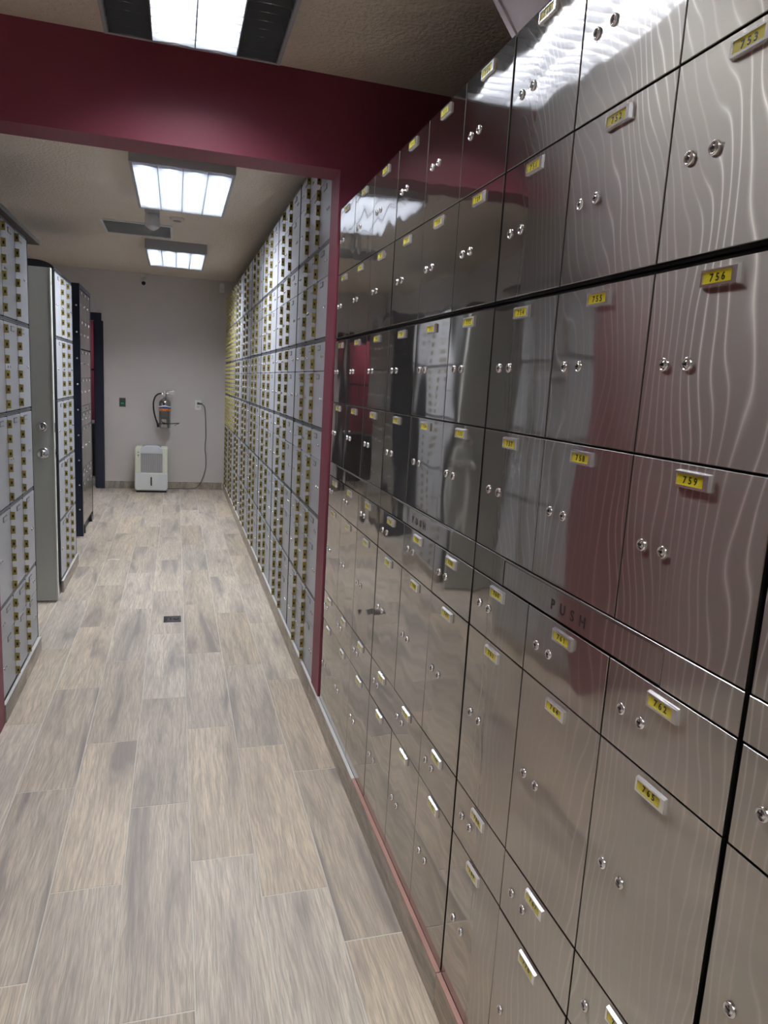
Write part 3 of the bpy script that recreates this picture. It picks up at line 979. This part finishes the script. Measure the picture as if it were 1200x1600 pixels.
for i in range(len(P) - 1):
    p0, p1, p2, p3 = P[max(i - 1, 0)], P[i], P[i + 1], P[min(i + 2, len(P) - 1)]
    for k in range(5):
        t = k / 5
        pts.append(tuple(0.5 * ((2 * b) + (-a + c) * t + (2 * a - 5 * b + 4 * c - d_) * t * t + (-a + 3 * b - 3 * c + d_) * t ** 3) for a, b, c, d_ in zip(p0, p1, p2, p3)))
pts.append(P[-1])
nr = len(pts)
mb.tube(pts, [0.010 + (0.006 * max(0, (i - nr * 0.72)) / (nr * 0.28)) for i in range(nr)], M_RUBBER, 12)
link('hose', mb.mesh('hose'), fe)
mb = MB()
mb.tube([(-0.090, -R - 0.006, 0.062), (0.0, -R - 0.010, 0.060), (0.08, -R * 0.7, 0.064), (0.175, -0.02, 0.070)], 0.0055, M_RUBBER, 8)
mb.lathe([(0.009, -0.004), (0.009, 0.004)], M_RUBBER, 'x', (0.176, -0.02, 0.070), 10)
mb.tube([(0.175, -0.02, 0.070), (0.12, 0.105, 0.03)], 0.003, M_RUBBER, 6)
link('strap', mb.mesh('strap'), fe)
mb = MB()
mb.box((-0.02, 0.075, 0.30), (0.02, 0.105, 0.44), M_STEELPLATE)
mb.box((-0.02, 0.02, 0.395), (0.02, 0.09, 0.402), M_STEELPLATE)
link('bracket', mb.mesh('bracket'), fe)

# dehumidifier
DX, DY = -0.300, 9.44
dh = thing('dehumidifier', 'white dehumidifier with a grey mesh front standing by the back wall', 'dehumidifier', (DX, DY, 0))
hw = 0.200
mb = MB()
mb.roundbox(-hw, hw, 0.030, 0.580, 0.0, 0.26, 0.028, M_CREAM, ch=0.012)
link('body', mb.mesh('body'), dh)
mb = MB()
mb.roundbox(-hw - 0.001, hw + 0.001, 0.026, 0.252, -0.010, 0.15, 0.030, M_PALE, ch=0.010)
bk = link('water_bucket', mb.mesh('water_bucket'), dh)
mb = MB()
mb.roundbox(-0.0075, 0.0075, 0.090, 0.202, -0.0125, -0.009, 0.006, M_SLOT, ch=0.001)
link('level_window', mb.mesh('level_window'), bk)
mb = MB()
x0, x1, z0, z1 = -0.128, 0.136, 0.262, 0.502
mb.box((x0, -0.004, z0), (x1, 0.002, z1), M_LENS)
nx, nz = 24, 30
for j in range(nz):
    zz = z0 + (j + 0.5) * (z1 - z0) / nz
    mb.box((x0, -0.0065, zz - 0.0018), (x1, -0.0045, zz + 0.0018), M_VENTD)
for i in range(nx):
    xx = x0 + (i + 0.5) * (x1 - x0) / nx
    mb.box((xx - 0.0022, -0.006, z0), (xx + 0.0022, -0.004, z1), M_VENTD)
link('grille', mb.mesh('grille'), dh)
mb = MB()
prof = []
n = 12
for k in range(n + 1):
    u = -0.128 + 0.264 * k / n
    prof.append((u, 0.565 + 0.040 * (1 - abs(2 * k / n - 1) ** 4)))
vs = []
for u, z in prof:
    vs += [(u, -0.008, 0.505), (u, -0.012, z - 0.012), (u, 0.01, z), (u, 0.20, z), (u, 0.20, 0.58)]
m5 = 5
mb.add(vs, [(k * m5 + j, (k + 1) * m5 + j, (k + 1) * m5 + j + 1, k * m5 + j + 1) for k in range(n) for j in range(m5 - 1)], M_SMOKY, False)
mb.add(vs[:5], [tuple(range(5))], M_SMOKY)
mb.add(vs[-5:], [tuple(reversed(range(5)))], M_SMOKY)
link('top_cover', mb.mesh('top_cover'), dh)
mb = MB()
for z, r in ((0.515, 0.007), (0.478, 0.009), (0.455, 0.004)):
    mb.lathe([(r, 0.001), (r, -0.004), (0, -0.005)], M_SATIN, 'y', (-0.158, 0, z), 12)
link('control_panel', mb.mesh('control_panel'), dh)
mb = MB()
mb.roundbox(-hw + 0.015, hw - 0.015, 0.0, 0.028, 0.006, 0.25, 0.010, M_BLACK, ch=0.003)
link('base', mb.mesh('base'), dh)
# its cord, up to the outlet
mb = MB()
P = [(0.12, 0.262, 0.06), (0.20, 0.29, 0.010), (0.34, 0.315, 0.008), (0.49, 0.315, 0.008), (0.575, 0.31, 0.03), (0.64, 0.325, 0.13), (0.685, 0.335, 0.28), (0.690, 0.335, 0.42),
     (0.675, 0.335, 0.56), (0.684, 0.335, 0.70), (0.682, 0.335, 0.85), (0.676, 0.335, 1.0), (0.665, 0.325, 1.10), (0.635, 0.315, 1.143), (0.60, 0.318, 1.148)]
pts = []
for i in range(len(P) - 1):
    p0, p1, p2, p3 = P[max(i - 1, 0)], P[i], P[i + 1], P[min(i + 2, len(P) - 1)]
    for k in range(6):
        t = k / 6
        pts.append(tuple(0.5 * ((2 * b) + (-a + c) * t + (2 * a - 5 * b + 4 * c - d_) * t * t + (-a + 3 * b - 3 * c + d_) * t ** 3) for a, b, c, d_ in zip(p0, p1, p2, p3)))
pts.append(P[-1])
mb.tube(pts, 0.0050, M_CORD, 8)
cd = link('power_cord', mb.mesh('power_cord'), dh)
mb = MB()
mb.tube([(0.632, 0.316, 1.147), (0.60, 0.318, 1.150), (0.577, 0.320, 1.152)], [0.008, 0.012, 0.014], M_CORD, 10)
mb.box((0.567, 0.316, 1.138), (0.595, 0.338, 1.166), M_CORD)
link('plug', mb.mesh('plug'), cd)

# floor drain
dn = thing('floor_drain', 'small square dark metal plate let into the plank floor', 'drain', (-0.015, 4.40, 0))
mb = MB()
mb.slab(-0.052, 0.052, -0.055, 0.055, 0, 0.004, M_DRAIN, 0.001)
mb.v = [(x, z, 0.0045 - y) for x, y, z in mb.v]
link('plate', mb.mesh('plate'), dn)
mb = MB()
for dx in (-0.022, 0.022):
    mb.lathe([(0.017, 0.0045), (0.016, 0.0075), (0.010, 0.0075), (0.008, 0.0055), (0, 0.0055)], M_DRAIN, 'z', (dx, 0.004, 0), 16)
link('cap', mb.mesh('cap'), dn)

# ---------------------------------------------------------------- room beyond the navy frame
rp = thing('partition_panel', 'rose red panelled partition seen through the navy doorway', 'partition', (-1.60, 11.6, 0.0))
mb = MB()
mb.box((-1.0, 0.0, 0.62), (1.4, 0.05, 2.25), M_BLACK)
link('frame', mb.mesh('frame'), rp)
for i, (a, b) in enumerate(((-0.97, -0.40), (-0.36, 0.10), (0.14, 0.62), (0.66, 1.37))):
    for c, d_ in ((0.66, 1.50), (1.53, 2.22)):
        mb = MB()
        mb.slab(a, b, c, d_, -0.012, 0.0, M_MAGENTA, 0.002)
        link('panel', mb.mesh('panel'), rp)
ds = thing('desk', 'black desk in the dark room beyond the navy doorway', 'desk', (-1.60, 10.9, 0))
mb = MB()
mb.box((-0.9, 0, 0.72), (1.3, 0.6, 0.75), M_BLACK)
link('top', mb.mesh('top'), ds)
mb = MB()
mb.box((-0.88, 0.0, 0.0), (1.28, 0.03, 0.72), M_BLACK)
link('front_panel', mb.mesh('front_panel'), ds)
for xx in (-0.88, 1.25):
    mb = MB()
    mb.box((xx, 0.03, 0), (xx + 0.03, 0.58, 0.72), M_BLACK)
    link('side_panel', mb.mesh('side_panel'), ds)
mb = MB()
mb.roundbox(-0.16, 0.16, 0.0, 0.05, 0, 0.12, 0.01, M_SATIN)
tag(link('tray', mb.mesh('tray'), None, (-1.25, 10.95, 0.75)), 'small silvery tray on the black desk beyond the doorway', 'tray')
mb = MB()
mb.roundbox(-0.05, 0.05, 0.0, 0.07, 0, 0.15, 0.01, M_WHITE)
tag(link('box', mb.mesh('box'), None, (-1.06, 10.05, 0.0)), 'small white box on the floor just inside the navy doorway', 'box')

mb = MB()
vs = [(-0.05, 0, 0.001), (-0.01, 0.012, 0.001), (0.045, 0.004, 0.001), (0.04, 0.014, 0.004), (-0.01, 0.022, 0.006), (-0.048, 0.009, 0.003)]
mb.add(vs + [(x, y, z + 0.0012) for x, y, z in vs], [(5, 4, 3, 2, 1, 0), (6, 7, 8, 9, 10, 11)] + [(i, (i + 1) % 6, 6 + (i + 1) % 6, 6 + i) for i in range(6)], M_WHITE)
tag(link('paper_scrap', mb.mesh('paper_scrap'), None, (-0.475, 5.92, 0)), 'tiny white paper scrap lying on the planks near the left boxes', 'paper')
